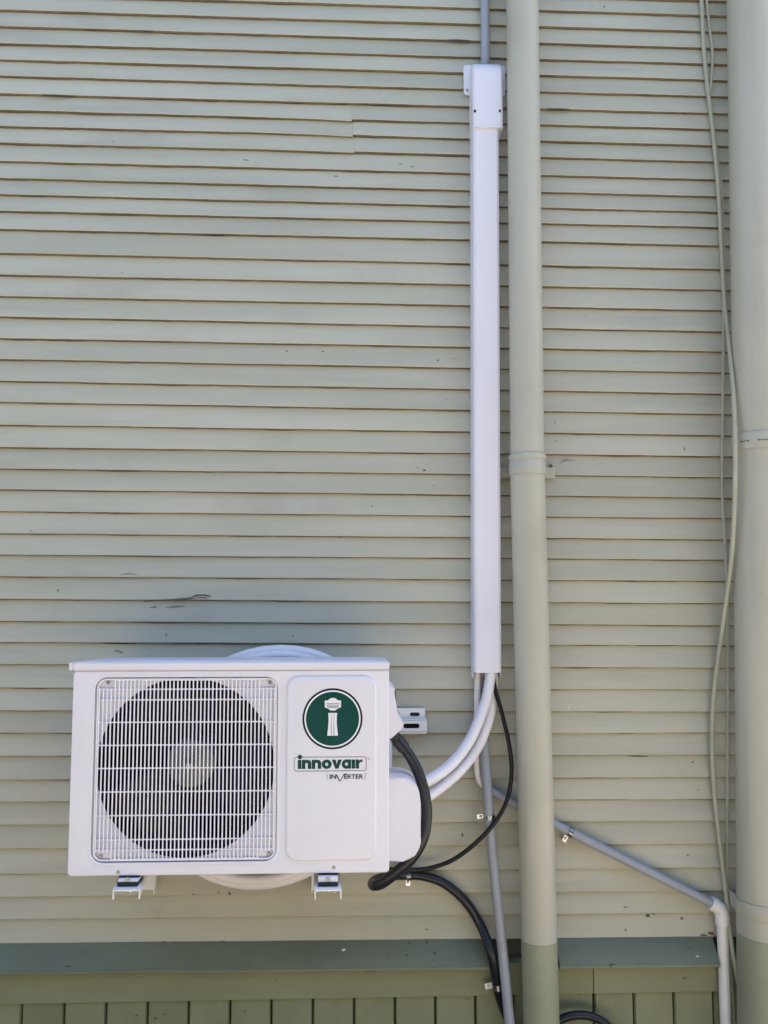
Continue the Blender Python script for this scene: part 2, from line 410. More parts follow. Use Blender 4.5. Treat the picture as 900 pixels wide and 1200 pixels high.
for c in ((288, 187.5, 13, 2.2, 'grey'), (470, 192, 8, 2.5, 'grey'), (483, 195.5, 7, 2.5, 'dark'), (394, 206.5, 10, 3, 'grey'), (336, 412, 5, 2, 'dark'), (378, 412, 6, 2, 'dark'),
          (513, 422, 5, 4, 'grey'), (532, 420, 5, 2, 'grey'), (523, 468, 2, 5, 'grey'), (497, 551, 5, 4.5, 'dark'), (489, 548.5, 10, 1.2, 'grey'), (436, 593, 2.5, 2.5, 'dark'), (462, 580, 2, 3, 'dark'),
          (343, 745, 3, 3, 'dark'), (195, 744, 2.5, 5, 'dark'), (68, 692, 2.5, 5, 'dark'), (37, 622, 5, 2.5, 'grey'), (133, 166, 2.5, 2.5, 'dark'), (143, 320, 2, 5, 'grey'), (708, 8, 4, 3, 'dark'), (694, 7, 3, 2.5, 'grey'),
          (650, 495, 3, 4, 'grey'), (651, 517, 3, 4, 'grey'), (662, 539, 12, 2, 'grey'), (802, 526, 2, 7, 'grey'), (666, 830, 3, 5, 'pale'), (812, 893, 6, 1.8, 'dark'), (818, 926, 7, 2, 'grey'), (542, 978, 4, 6, 'dark'),
          (806, 1002, 6, 3, 'grey'), (733, 1063, 9, 3.5, 'grey'), (759, 1073, 8, 6, 'dark'), (766, 1071, 6, 2, 'dark'), (799, 1076, 5, 5, 'dark'), (733, 1090, 5, 4, 'grey'), (826, 1097, 12, 3, 'dark'), (833, 1094, 13, 5, 'brown'), (838, 1098, 7, 4, 'dark'),
          (454, 1117, 3.5, 4, 'dark'), (477, 1119.5, 4.5, 4.5, 'dark'), (480, 1105, 2, 4, 'dark'), (500, 1104.5, 4, 3, 'dark'), (510, 1117, 5, 4, 'dark'), (507, 1125, 2.5, 3, 'dark'), (498, 1114, 2.5, 2.5, 'dark'),
          (403, 1113, 7, 5, 'pale'), (77, 1108, 5, 2, 'pale'), (817, 1120.5, 6, 2.5, 'pale'), (807, 1111, 6, 3, 'dark'), (185, 1104.5, 7, 2.2, 'dark'), (192, 1103.5, 9, 2.2, 'dark'), (205, 1103.8, 10, 1.6, 'brown'), (262, 1103, 12, 1.6, 'brown'), (209, 1112, 4, 2.5, 'dark'),
          (182, 1193.5, 4, 3.5, 'dark'), (193, 1189, 3.5, 3.5, 'dark'), (160, 1190, 4, 3, 'dark'), (323, 1149, 3.5, 4.5, 'dark'), (802, 1146, 8, 3.5, 'dark'), (548, 1171.5, 5, 3, 'grey'), (500, 1089, 8, 3, 'grey'), (256, 1046, 4, 2.5, 'dark'), (269, 1047, 5, 5, 'dark'), (227, 1048, 5, 2, 'dark')):
    chip(c[0], c[1], c[2]*.75, c[3]*.75, c[4])
def crack(pts, w_, m='dark'):
    P = [W(a, b, -.010) for a, b in pts]; P = [W(a, b, yface(p.x, p.z)) for (a, b), p in zip(pts, P)]
    P = smooth_path(P, 4); bm = bmesh.new(); rr = []
    for i, p in enumerate(P):
        h_ = w_*.5*2.28/FPX*(.35+.65*math.sin(math.pi*min(max(i/(len(P)-1), .04), .96)))*(1+.3*noise.noise(p*90))
        yq = p.y-.0008-(.0034*math.sin(math.pi*min(max((p.x-crack_a)/(crack_b-crack_a), 0), 1)) if abs(pts[0][1]-703) < 5 else 0)
        rr.append([bm.verts.new((p.x, yq, p.z+h_)), bm.verts.new((p.x, yq, p.z-h_)), bm.verts.new((p.x, yq+.0014, p.z))])
    for a, b in zip(rr, rr[1:]):
        for k in range(3): bm.faces.new((a[k], b[k], b[(k+1) % 3], a[(k+1) % 3]))
    obj('paint_crack', bm, M['chip_'+m], house)
for c in (([(168, 705), (185, 703.6), (205, 702.4), (222, 701), (229, 698.2), (239, 697.4), (247, 699), (251, 703.5)], 1.9, 'dark'), ([(224, 702), (234, 700), (242, 700.8), (249, 703.5)], 1.3, 'dark'), ([(176, 712), (184, 711.2)], 1.8, 'grey'),
          ([(195, 712), (206, 711.2), (217, 710.4)], 1.8, 'grey'), ([(142, 673.5), (152, 672.3), (161, 674)], 1.2, 'grey'), ([(655, 543), (664, 539.5), (673, 539.8)], 1.6, 'grey'),
          ([(285, 187), (292, 188.2)], 1.6, 'grey'), ([(48, 111.6), (70, 112.4), (92, 113.2)], 2.2, 'gap'), ([(170, 115.8), (185, 116.4), (200, 117)], 2.4, 'gap'), ([(240, 118.4), (256, 119)], 2.2, 'gap'),
          ([(330, 120.6), (355, 121.4)], 2.0, 'gap'), ([(420, 122.6), (450, 123.4), (482, 124.2)], 2.6, 'gap'), ([(383, 121.6), (410, 122.4)], 1.8, 'gap'), ([(160, 36.2), (180, 37.2)], 2.0, 'gap'), ([(525, 47), (552, 48)], 2.4, 'gap'),
          ([(246, 275.6), (262, 276)], 2.0, 'gap'), ([(640, 127.8), (668, 128.6)], 2.2, 'gap'), ([(345, 1137.4), (385, 1137.6)], 1.8, 'gap'), ([(415, 1136.6), (432, 1137.6), (448, 1136.8)], 2.2, 'gap'),
          ([(660, 782.6), (690, 783)], 1.2, 'dark'), ([(735, 886), (760, 886.6)], 1.2, 'dark'), ([(120, 753.6), (160, 754)], 2.0, 'gap')):
    crack(*c)

# ------------------------------------------------------------------ outdoor unit of the heat pump
YF = -0.355; YB = -0.100
xL, xR = W(82.5, 900, YF).x, W(456, 900, YF).x
zB, zL, zT = W(270, 1025, YF).z, W(270, 785.5, YF).z, W(270, 775, YF).z
SX = (xR-xL)/373.5
def ux(px): return xL+(px-82.5)*SX                          # photo pixel to unit face
def uz(py): return zB+(1025-py)*(zL-zB)/239.5
unit = thing('heat_pump_unit', ((xL+xR)/2, (YF+YB)/2, zB), 'white outdoor heat pump unit with round fan grille and green round badge, on wall brackets', 'heat pump')
# casing: open box behind the front panel
bm = bmesh.new(); t = 0.004
add_box(bm, xL, xR, YB-t, YB, zB, zL)
add_box(bm, xL, xL+t, YF+.012, YB-t-.0002, zB+.0002, zL-.0002); add_box(bm, xR-t, xR, YF+.012, YB-t-.0002, zB+.0002, zL-.0002)
add_box(bm, xL+t+.0002, xR-t-.0002, YF+.012, YB-t-.0002, zB, zB+t)
obj('casing', bm, M['white'], unit)
gx0, gx1, gz0, gz1 = ux(106), ux(326), uz(1012.5), uz(791)
front = plate([rrect(xL, xR, zB, zL-.0008, .009), rrect(gx0, gx1, gz0, gz1, .030)], YF, 0.0118, bev=0.0028, res=3)
fp = obj('front_panel', front, M['white'], unit, smooth=40)
fcx, fcz, FR = ux(215.5), uz(900.5), 104.5*SX
rec = plate([rrect(gx0+.0006, gx1-.0006, gz0+.0006, gz1-.0006, .029), circ(fcx, fcz, FR, 72)], YF+.0085, 0.003, bev=0.0008)
obj('grille_recess', rec, M['white'], unit, smooth=40)
# shallow moulded border round the recess
obj('recess_rim', plate([rrect(gx0-.002, gx1+.002, gz0-.002, gz1+.002, .032), rrect(gx0+.0045, gx1-.0045, gz0+.0045, gz1-.0045, .027)], YF-.0004, .004, bev=.0014), M['white'], fp, smooth=40)
# cavity, fan
bm = bmesh.new(); prof = []
for k in range(64):
    pass
sh = bmesh.new(); ra = []
for (r, y) in ((FR+.0005, YF+.0117), (FR-.002, YF+.03), (FR-.002, YF+.13), (FR+.0, YB-.043)):
    ra.append([sh.verts.new((fcx+r*math.cos(2*math.pi*k/64), y, fcz+r*math.sin(2*math.pi*k/64))) for k in range(64)])
for a, b in zip(ra, ra[1:]):
    for k in range(64): sh.faces.new((a[k], b[k], b[(k+1) % 64], a[(k+1) % 64]))
obj('fan_shroud', sh, M['fan'], unit, smooth=50)
obj('heat_exchanger', box(xL+.02, xR-.26, YB-.04, YB-.006, zB+.01, zL-.01), M['coilfin'], unit)
fan = obj('fan', lathe([(.001, -.028), (.012, -.028), (.015, -.024), (.046, -.020), (.053, -.014), (.055, 0), (.055, .05), (.001, .05)], (fcx+.004, YF+.062, fcz), 'Y', 36), M['hub'], unit, smooth=40)
obj('hub_nut', lathe([(.001, -.012), (.007, -.012), (.009, -.008), (.009, 0), (.001, 0)], (fcx+.004, YF+.034, fcz), 'Y', 6), M['steel'], fan)
for b in range(3):
    bm = bmesh.new(); nr, na = 7, 9; G = []
    a0 = R(100+120*b)
    for i in range(nr):
        t_ = i/(nr-1); r = .052+(FR-.062)*t_; row = []
        for j in range(na):
            s_ = j/(na-1); wd = R(62+22*t_); a = a0+(s_-.5)*wd+R(20)*t_
            row.append(bm.verts.new((fcx+.004+r*math.cos(a), YF+.062+.055*(s_-.35)*(1.1-.35*t_)-.01*math.sin(s_*3.1), fcz+r*math.sin(a))))
        G.append(row)
    for i in range(nr-1):
        for j in range(na-1): bm.faces.new((G[i][j], G[i][j+1], G[i+1][j+1], G[i+1][j]))
    bmesh.ops.solidify(bm, geom=bm.faces[:], thickness=.003)
    obj('blade', bm, M['blade'], fan, smooth=40)
# grille: a frame ring, 46 upright wires, 11 cross wires
yg = YF+.0005
gr = obj('fan_grille', plate([rrect(ux(110.5), ux(322.5), uz(1008.5), uz(795), .020), rrect(ux(112.3), ux(320.7), uz(1006.8), uz(796.8), .018)], yg+.002, .004, bev=.0008), M['grille'], unit, smooth=40)
nb = 46
wire_me = None
for k in range(nb):
    x = ux(113.4)+(ux(319.8)-ux(113.4))*k/(nb-1)
    short = k < 4 or k >= nb-4
    z1_ = uz(806.5) if short else uz(796.5); z0_ = uz(998) if short else uz(1007)
    key = ('wire_s' if short else 'wire_l')
    if key not in WORLD:
        o = obj('wire', tube([(x, yg+.0015, z0_), (x, yg+.0015, z1_)], .0017, 6), M['grille'], gr, smooth=70)
        WORLD[key] = o
    else:
        c = WORLD[key].copy(); COL.objects.link(c); c.parent = gr; c.location = WORLD[key].location.copy(); c.location.x = x-WORLD[gr.name].x
for y_ in (797.0, 808, 820.5, 847, 874, 901, 928.5, 956, 984, 996, 1006.5):
    edge = y_ < 800 or y_ > 1000
    a, b = (ux(131), ux(302)) if edge else (ux(111.5), ux(321.5))
    obj('wire', tube([(a, yg+.0035, uz(y_)), (b, yg+.0035, uz(y_))], .0017, 6), M['grille'], gr, smooth=70)
for sx, sy in ((122, 800), (313, 800.5), (118.5, 1003), (314, 1002.5)):
    obj('screw', lathe([(.0005, -.0022), (.003, -.002), (.0042, 0), (.0005, .01)], (ux(sx+1), YF+.003, uz(sy)), 'Y', 12), M['screw'], gr, smooth=40)
for sx, sy in ((141, 1020.5), (391, 1018.5)):
    obj('screw', lathe([(.0005, -.0018), (.003, -.0016), (.0042, 0), (.0005, .0)], (ux(sx), YF, uz(sy)), 'Y', 12), M['screw'], fp, smooth=40)
# lid
bm = bmesh.new(); LD = .013                                 # the lid falls slightly towards the wall
add_prism(bm, [(YF-.004, zL), (YB+.004, zL), (YB+.004, zT-LD), (YF-.004, zT)], xL-.001, xR+.001, 'X')
bmesh.ops.bevel(bm, geom=bm.edges[:], offset=.0035, segments=3, affect='EDGES')
lid = obj('lid', bm, M['white'], unit, smooth=40)
bm = bmesh.new(); add_prism(bm, [(YF+.03, zT-.003), (YB-.02, zT-LD-.002), (YB-.02, zT-LD+.0025), (YF+.03, zT+.0012)], xL+.03, xR-.03, 'X')
bmesh.ops.bevel(bm, geom=bm.edges[:], offset=.001, segments=2, affect='EDGES')
obj('lid_panel', bm, M['white'], lid, smooth=40)
obj('lid_hook', box(xL-.010, xL-.0012, YF-.001, YF+.03, zL+.0015, zT-.002, bev=.002), M['white'], lid, smooth=40)
# raised service panel with the badge
sp = obj('service_panel', plate([rrect(ux(334.5), ux(441), uz(1010), uz(792.5), .026, 9)], YF-.0055, .0125, bev=.0052, res=5), M['white'], unit, smooth=60)
yp = YF-.0055
cx, cz = ux(388.7), uz(843.3)
def disc(r): return plate([circ(cx, cz, r, 64)], yp-.0006, .0006)
r_ = 35.6*SX
bd = obj('badge', plate([circ(cx, cz, r_, 72)], yp-.0005, .0008), M['black_print'], unit)
obj('badge_ring', plate([circ(cx, cz, r_*.935, 72), circ(cx, cz, r_*.885, 72)], yp-.0008, .0003), M['white_print'], bd)
obj('badge_face', plate([circ(cx, cz, r_*.885, 72)], yp-.0008, .0003), M['green_print'], bd)
def g(pts): return [(cx+u*r_, cz-v*r_) for u, v in pts]
head = [(-.27, -.60), (-.27, -.38), (-.15, -.33), (-.08, -.27), (.08, -.27), (.15, -.33), (.27, -.38), (.27, -.60), (.17, -.60), (.10, -.66), (0, -.69), (-.10, -.66), (-.17, -.60)]
head = [(u+.01, v) for u, v in head]
obj('badge_figure', plate([g(head)], yp-.0011, .0003), M['white_print'], bd)
obj('badge_figure', plate([g([(-.21, -.50), (.23, -.50), (.23, -.475), (-.21, -.475)])], yp-.0013, .0002), M['brown_print'], bd)
obj('badge_figure', plate([g([(-.19, -.44), (.21, -.44), (.21, -.38), (.10, -.35), (-.08, -.35), (-.19, -.38)])], yp-.0013, .0002), M['grey_print'], bd)
body = []
for k in range(9):
    v = -.19+.74*k/8; body.append((.135+.045*(abs(k-2.5)/5.5)**1.6, v))
bodyL = [(-u+.005, v) for u, v in body]; bodyR = [(u+.005, v) for u, v in body]
obj('badge_figure', plate([g(bodyL+bodyR[::-1])], yp-.0011, .0003), M['white_print'], bd)
for a, b in ((-.045, -.03), (.04, .055)):
    obj('badge_figure', plate([g([(a, -.17), (b, -.17), (b+.01, .53), (a-.01, .53)])], yp-.0013, .0002), M['grey_print'], bd)
# word mark: fat rounded letters in a rounded outline
bx0, bx1, bz0, bz1 = ux(343.5), ux(429), uz(905.2), uz(888.2)
wm = obj('word_outline', plate([rrect(bx0, bx1, bz0, bz1, .0065), rrect(bx0+.0012, bx1-.0012, bz0+.0012, bz1-.0012, .0054)], yp-.0005, .0005), M['brown_print'], unit)
X = uz(891.8)-uz(902.3)                                     # letter height
z0 = uz(902.3)
def arc(cx_, cy_, r, a0, a1, n=8, ry=None):
    return [(cx_+r*math.cos(R(a0+(a1-a0)*k/n)), cy_+(ry or r)*math.sin(R(a0+(a1-a0)*k/n))) for k in range(n+1)]
def L_n(): return [[(0, 0), (.38, 0), (.38, .55)]+arc(.52, .55, .14, 180, 0, 8)+[(.66, 0), (1.04, 0), (1.04, .6)]+arc(.66, .62, .38, 0, 90, 6)+[(.38, 1.0), (0, 1.0)]], 1.10
def L_i(): return [[(0, 0), (.38, 0), (.38, 1), (0, 1)]], .44
def L_o(): return [arc(.55, .5, .55, 0, 352, 30, .52), arc(.55, .5, .17, 0, 345, 16, .2)], 1.13
def L_v(): return [[(.36, 0), (.72, 0), (1.08, 1), (.68, 1), (.54, .48), (.40, 1), (0, 1)]], 1.09
def L_a(): return [arc(.5, .5, .5, 60, 300, 20, .52)+[(.70, .04), (.70, 0), (1.04, 0), (1.04, 1), (.70, 1), (.70, .96)], arc(.52, .5, .17, 0, 345, 14, .2)], 1.10
def L_r(): return [[(0, 0), (.38, 0), (.38, .5)]+arc(.66, .46, .28, 172, 95, 5)+[(.76, .72), (.76, 1.02), (.60, 1.0), (.38, .86), (.38, 1), (0, 1)]], .80
xx = ux(348.2); tot = sum(f()[1] for f in (L_i, L_n, L_n, L_o, L_v, L_a, L_i, L_r))
k = (ux(424.8)-xx)/tot
for f in (L_i, L_n, L_n, L_o, L_v, L_a, L_i, L_r):
    ols, adv = f()
    obj('letter', plate([[(xx+u*k, z0+v*X) for u, v in ol] for ol in ols], yp-.0008, .0007), M['green_print'], wm)
    xx += adv*k
obj('letter_dot', plate([circ(ux(350.6), uz(888.3), 2.5*SX, 20)], yp-.0012, .0010), M['green_print'], wm)
obj('word_mark', text_bm('®', yp-.0005, ux(430.4), uz(892), .006), M['grey_print'], wm)
# second line: bracketed word with a tall middle letter
def fit(st, a, b, top_, bot, m, off=0.0):
    bm = text_bm(st, yp-.0005, 0, 0, .012, offset=off)
    xs = [v.co.x for v in bm.verts]; zs = [v.co.z for v in bm.verts]
    for v in bm.verts:
        v.co.x = ux(a)+(v.co.x-min(xs))/(max(xs)-min(xs))*(ux(b)-ux(a)); v.co.z = uz(bot)+(v.co.z-min(zs))/(max(zs)-min(zs))*(uz(top_)-uz(bot))
    obj('word_mark', bm, m, wm)
fit('(', 382.2, 384.2, 907.2, 916, M['grey_print']); fit(')', 426.2, 428.2, 907.2, 916, M['grey_print'])
fit('IN', 385.6, 393.4, 909, 914.3, M['black_print'], .0003); fit('ERTER', 402.8, 425.2, 909.2, 914.3, M['black_print'], .0002)
obj('word_mark', plate([[(ux(a), uz(b)) for a, b in ((394.2, 909), (397.4, 915.8), (398.6, 915.8), (402.2, 908.4), (406.5, 908.4), (406.5, 909.1), (402.7, 909.1), (399, 916.9), (396.8, 916.9), (393, 909.4))]], yp-.0005, .0004), M['black_print'], wm)
obj('word_mark', text_bm('™', yp-.0005, ux(428.3), uz(910.3), .0058), M['grey_print'], wm)
# covers on the right-hand side
ye = YF+.06
bm = bmesh.new(); e = lambda px, py: (W(px, py, ye).x, W(px, py, ye).z)
add_prism(bm, [(xR-.002, e(456, 801)[1]), e(460.5, 804), e(463.5, 809), e(464.3, 836), e(473.2, 848), e(472.2, 853), e(458, 866.5), (xR-.002, e(456, 867.5)[1])], ye, ye+.10, 'Y')
bmesh.ops.bevel(bm, geom=[x for x in bm.edges], offset=.003, segments=2, affect='EDGES')
obj('terminal_cover', bm, M['white'], unit, smooth=40)
yv = YF+.045
v0, v1 = W(456, 1010, yv), W(493, 912, yv)
prof = [(xR-.002, v0.z), (v1.x-.046, v0.z)]+[(v1.x-.046+.046*math.sin(R(a)), v0.z+.046-.046*math.cos(R(a))) for a in range(10, 91, 10)]
prof += [(v1.x-.001, v1.z-.046)]+[(v1.x-.042+.040*math.cos(R(a)), v1.z-.042+.042*math.sin(R(a))) for a in range(0, 91, 10)]+[(xR-.002, v1.z+.002)]
bm = bmesh.new(); add_prism(bm, prof, yv, yv+.12, 'Y')
bmesh.ops.bevel(bm, geom=[x for x in bm.edges if abs(x.verts[0].co.y-x.verts[1].co.y) < 1e-5], offset=.004, segments=3, affect='EDGES')
obj('valve_cover', bm, M['white'], unit, smooth=40)

# ------------------------------------------------------------------ wall bracket under the unit
rk = thing('wall_bracket', ((xL+xR)/2, -.02, W(300, 1040, -.03).z), 'white steel wall bracket with slotted rail and two arms carrying the unit', 'bracket')
ra_, rb_ = W(110, 845, -.03).x, W(499.8, 845, -.03).x
zz = [W(490, p, -.035).z for p in (830.5, 843.2, 856.5, 859.5)]
def slot(cx_, cz_, hw, hh): return rrect(cx_-hw, cx_+hw, cz_-hh, cz_+hh, hh*.98, 5)
s1 = W(486, 837, -.022); s2 = W(482, 850.5, -.04)
up = plate([rrect(ra_, rb_-.003, zz[1], zz[0], .003), slot(s1.x, s1.z, .013, .0048)], -.024, .003, bev=.0006)
obj('rail', up, M['bracket'], rk, smooth=40)
rl = obj('rail', plate([rrect(ra_, rb_, zz[2], zz[1]-.001, .003), slot(s2.x, s2.z, .021, .0060)], -.044, .003, bev=.0006), M['bracket'], rk, smooth=40)
obj('rail_web', box(ra_+.001, rb_-.001, -.0405, -.0245, zz[1]-.0005, zz[1]+.0020), M['bracket'], rl)
obj('rail_web', box(ra_+.001, rb_-.001, -.0405, -.0145, zz[3], zz[2]-.0008), M['bracket'], rl)
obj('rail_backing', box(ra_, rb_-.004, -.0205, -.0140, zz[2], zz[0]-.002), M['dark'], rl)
arms = ((148, 168, False), (384.5, 379, True))
for fpx, bpx, mir in arms:
    yfa = -.392; fa = W(fpx, 1043, yfa); ba = W(bpx, 1040, -.035)
    hw = 15.2*(yfa-CAM.y)/FPX; t = .0025; zt = fa.z; zb = W(fpx, 1054, yfa).z
    bm = bmesh.new()
    def quad8(xf0, xf1, z0_, z1_, y0=yfa, y1=-.016):
        dx = ba.x-fa.x
        vs = [bm.verts.new(c) for c in ((fa.x+xf0, y0, z0_), (fa.x+xf1, y0, z0_), (fa.x+xf1, y0, z1_), (fa.x+xf0, y0, z1_),
              (fa.x+xf0+dx, y1, z0_), (fa.x+xf1+dx, y1, z0_), (fa.x+xf1+dx, y1, z1_), (fa.x+xf0+dx, y1, z1_))]
        for q in ((0, 1, 2, 3), (7, 6, 5, 4), (0, 4, 5, 1), (1, 5, 6, 2), (2, 6, 7, 3), (3, 7, 4, 0)): bm.faces.new([vs[i] for i in q])
    quad8(-hw, hw, zt-t, zt)
    quad8(-hw, -hw+t, zb, zt-t-.0003); quad8(hw-t, hw, zb, zt-t-.0003)
    am = obj('arm', bm, M['bracket'], rk)
    bm = bmesh.new(); zr = zz[0]
    xu = ba.x
    add_box(bm, xu-.030, xu+.030, -.0185, -.0145, W(bpx, 1043, -.02).z, zz[2]-.01)
    add_box(bm, xu-.030, xu-.0275, -.044, -.0187, W(bpx, 1043, -.02).z, zz[2]-.01); add_box(bm, xu+.0275, xu+.030, -.044, -.0187, W(bpx, 1043, -.02).z, zz[2]-.01)
    obj('upright', bm, M['bracket'], rk)
    obj('bolt', tube([(fa.x+.0005, yfa+.03, zt-t-.0002), (fa.x+.0005, yfa+.03, zb+.006)], .0026, 8), M['steel'], am)
    fx = W(fpx+(3.5 if not mir else 0), 1035, YF).x
    foot = obj('rubber_pad', box(fx-.022, fx+.022, YF-.018, YF+.03, zt+.0004, zt+.0085, bev=.002), M['rubber'], rk, smooth=40)
    obj('foot_plate', box(fx-.0215, fx+.0215, YF-.014, YF+.035, zt+.0087, zB-.0035, bev=.001), M['white'], unit, smooth=40)
    obj('foot_gasket', box(fx-.0225, fx+.0225, YF-.001, YF+.034, zB-.0033, zB-.0002), M['rubber'], unit)
    obj('nut', lathe([(.0005, -.003), (.005, -.003), (.005, 0), (.0005, 0)], (fx, YF-.0142, zt+.0145), 'Y', 6), M['screw'], foot)

# ------------------------------------------------------------------ white line-set duct
def vx(px, py, Y): return W(px, py, Y).x
YD = -.075
dx0, dx1 = (vx(555.2, 470, YD)), (vx(586.6, 470, YD))
LEAN = ((vx(555.8, 790, YD)-vx(554.5, 150, YD)))/(W(570, 790, YD).z-W(570, 150, YD).z); ZM = W(570, 470, YD).z
def lean(bm):
    for v in bm.verts: v.co.x += LEAN*(v.co.z-ZM)
    return bm
dzt, dzb = W(570, 140, YD).z, W(570, 788.5, YD).z
duct = thing('line_duct', ((dx0+dx1)/2, -.04, dzb), 'white plastic vertical pipe duct with rounded end cap beside the downpipe', 'pipe duct')
ch = .0075; t = .002
o_ = [(dx0, -.014), (dx0, YD+ch*1.2), (dx0+.0015, YD+ch*.55), (dx0+ch, YD), (dx1-ch, YD), (dx1-.0015, YD+ch*.55), (dx1, YD+ch*1.2), (dx1, -.014)]
i_ = [(dx1-t, -.014), (dx1-t, YD+ch*1.3), (dx1-ch-.0005, YD+t), (dx0+ch+.0005, YD+t), (dx0+t, YD+ch*1.3), (dx0+t, -.014)]
bm = bmesh.new(); add_prism(bm, o_+i_, dzb, dzt+.01, 'Z'); lean(bm)
dc = obj('duct_cover', bm, M['duct'], duct, smooth=25)
bm = bmesh.new(); q0, q1 = dx0-.0006, dx1+.0018; dz2 = W(570, 793, -.05).z
add_prism(bm, [(q0, -.0135), (q0, -.052), (q0+.0018, -.052), (q0+.0018, -.0155), (q1-.0018, -.0155), (q1-.0018, -.052), (q1, -.052), (q1, -.0135)], dz2-.003, dzt, 'Z'); lean(bm)
obj('duct_base', bm, M['duct'], duct)
# end cap
cx0, cx1 = vx(553.6, 120, YD), vx(589.4, 120, YD); yc = YD-.006
zc0, zc1 = W(570, 148.5, yc).z, W(570, 69, YD).z
rc = .042
prof = [((yc, zc0), (-1, 0)), ((yc, (zc0+zc1-rc)/2), (-1, 0))]+[((yc+rc-rc*math.cos(R(a)), zc1-rc+rc*math.sin(R(a))), (-math.cos(R(a)), math.sin(R(a)))) for a in range(0, 91, 9)]+[((-.0135, zc1), (0, 1))]
bm = bmesh.new(); rws = []; cr = .0095                       # front and top with rounded long edges, then separate flat sides
for (y, z), (ny, nz) in prof:
    row = []
    for u in [(cx0+cr-cr*math.cos(R(t_)), cr-cr*math.sin(R(t_))) for t_ in range(0, 91, 18)]+[(cx1-cr+cr*math.cos(R(t_)), cr-cr*math.sin(R(t_))) for t_ in range(90, -1, -18)]:
        row.append(bm.verts.new((u[0], y-ny*u[1], z-nz*u[1])))
    rws.append(row)
for p_, q_ in zip(rws, rws[1:]):
    for k_ in range(len(p_)-1): bm.faces.new((p_[k_], p_[k_+1], q_[k_+1], q_[k_]))
for j in (0, -1):
    sd_ = [bm.verts.new(r_2[j].co) for r_2 in rws]+[bm.verts.new((rws[0][j].co.x, -.0135, zc0))]
    bm.faces.new(sd_)
bm.faces.new([bm.verts.new(v.co) for v in rws[0]]+[bm.verts.new((cx1, -.0135, zc0)), bm.verts.new((cx0, -.0135, zc0))])
cp = obj('end_cap', bm, M['duct'], duct, smooth=35)
obj('cap_lip', box(cx0+.006, cx1-.006, yc-.0012, yc+.012, zc0-.0015, zc0+.004, bev=.001), M['duct'], cp, smooth=40)
e0, e1 = W(543.6, 111, -.02), W(556, 76, -.02)
fl = obj('flange', plate([rrect(e0.x, W(592, 90, -.02).x, e0.z, e1.z, .009)], -.0195, .004, bev=.001), M['duct'], cp, smooth=40)
obj('screw', lathe([(.0005, -.002), (.003, -.0016), (.004, 0), (.0005, 0)], (W(547.5, 105.5, -.02).x, -.0196, W(547.5, 105.5, -.02).z), 'Y', 10), M['screw'], fl)
for px in (556.6, 585.8):
    p = W(px, 130.3, yc)
    obj('snap_hole', box(p.x-.0028, p.x+.0028, yc-.0016, yc+.004, p.z-.003, p.z+.004, bev=.0008), M['dark'], cp)

# ------------------------------------------------------------------ pipes and cables
def px_path(pts, n=8): return smooth_path([W(*p) for p in pts], n)
def cable(name, pts, r, m, label, cat, group=None, n=8, seg=12, extra=None, pre=None):
    P = px_path(pts, n)
    if pre: P = [Vector(p) for p in pre]+P
    if extra: P = P+[Vector(p) for p in extra]
    return tag(obj(name, tube(P, r, seg), m, smooth=60), label, cat, group)
cable('insulated_pipe', [(575, 770, -.058), (574.6, 792, -.060), (571, 815, -.066), (565, 834, -.075), (551, 866, -.10), (530, 894, -.135), (503, 914, -.175), (478, 921, -.21), (462, 922, -.22)],
      .0138, M['foam'], 'upper white insulated pipe curving from the duct to the valve cover', 'pipe', 'white insulated pipes')
cable('insulated_pipe', [(578, 770, -.030), (578, 792, -.031), (575.5, 830, -.048), (568.5, 856, -.066), (557, 880, -.08), (536, 906, -.115), (505, 931, -.16), (484, 941, -.20), (465, 944, -.22)],
      .0132, M['foam'], 'lower white insulated pipe curving behind the other into the valve cover', 'pipe', 'white insulated pipes')
# coil of spare insulated pipe behind the unit
cc = W(314, 899, -.068); P = []
for k in range(0, 97):
    a = R(-30+720*k/96); rr = .2985-.021*(k/96)*1.15
    P.append(Vector((cc.x+rr*math.cos(a)*1.015+.095*rr*math.sin(a), -.068+.004*math.sin(a*.5), cc.z+rr*math.sin(a))))
tag(obj('coiled_pipe', tube(P, .0132, 12), M['foam'], smooth=60), 'white insulated pipe coiled behind the unit, showing above and below it', 'pipe coil')
# drain: white tube out of the duct, then grey conduit down to a white elbow
dr = thing('drain_pipe', W(846, 1190, -.035), 'thin drain line of white tube and sloping grey conduit ending in a white elbow pipe', 'drain pipe')
obj('tube', tube(px_path([(560, 770, -.034), (559.6, 800, -.034), (558.6, 860, -.034), (558.8, 895, -.034), (561, 912, -.034), (567, 921, -.034), (574, 926, -.034)]), .0085, 12), M['pvc'], dr, smooth=60)
obj('conduit', tube([W(571, 924.5, -.034), W(648, 965, -.034), W(839, 1061, -.040)], .0122, 14), M['grey'], dr, smooth=60)
el = [(832.5, 1058, -.040), (840, 1062.2, -.040), (845, 1068, -.040), (846.2, 1076, -.040), (846.4, 1083.5, -.040)]
eb = obj('elbow', tube(px_path(el, 6), [.0178]*25, 16), M['pvc'], dr, smooth=50)
pz = W(846.3, 1082, -.040); pe = W(851.5, 1230, -.040)
obj('riser', tube([pz, pe, pe+(pe-pz)*1.1], .0142, 14), M['pvc'], dr, smooth=60)
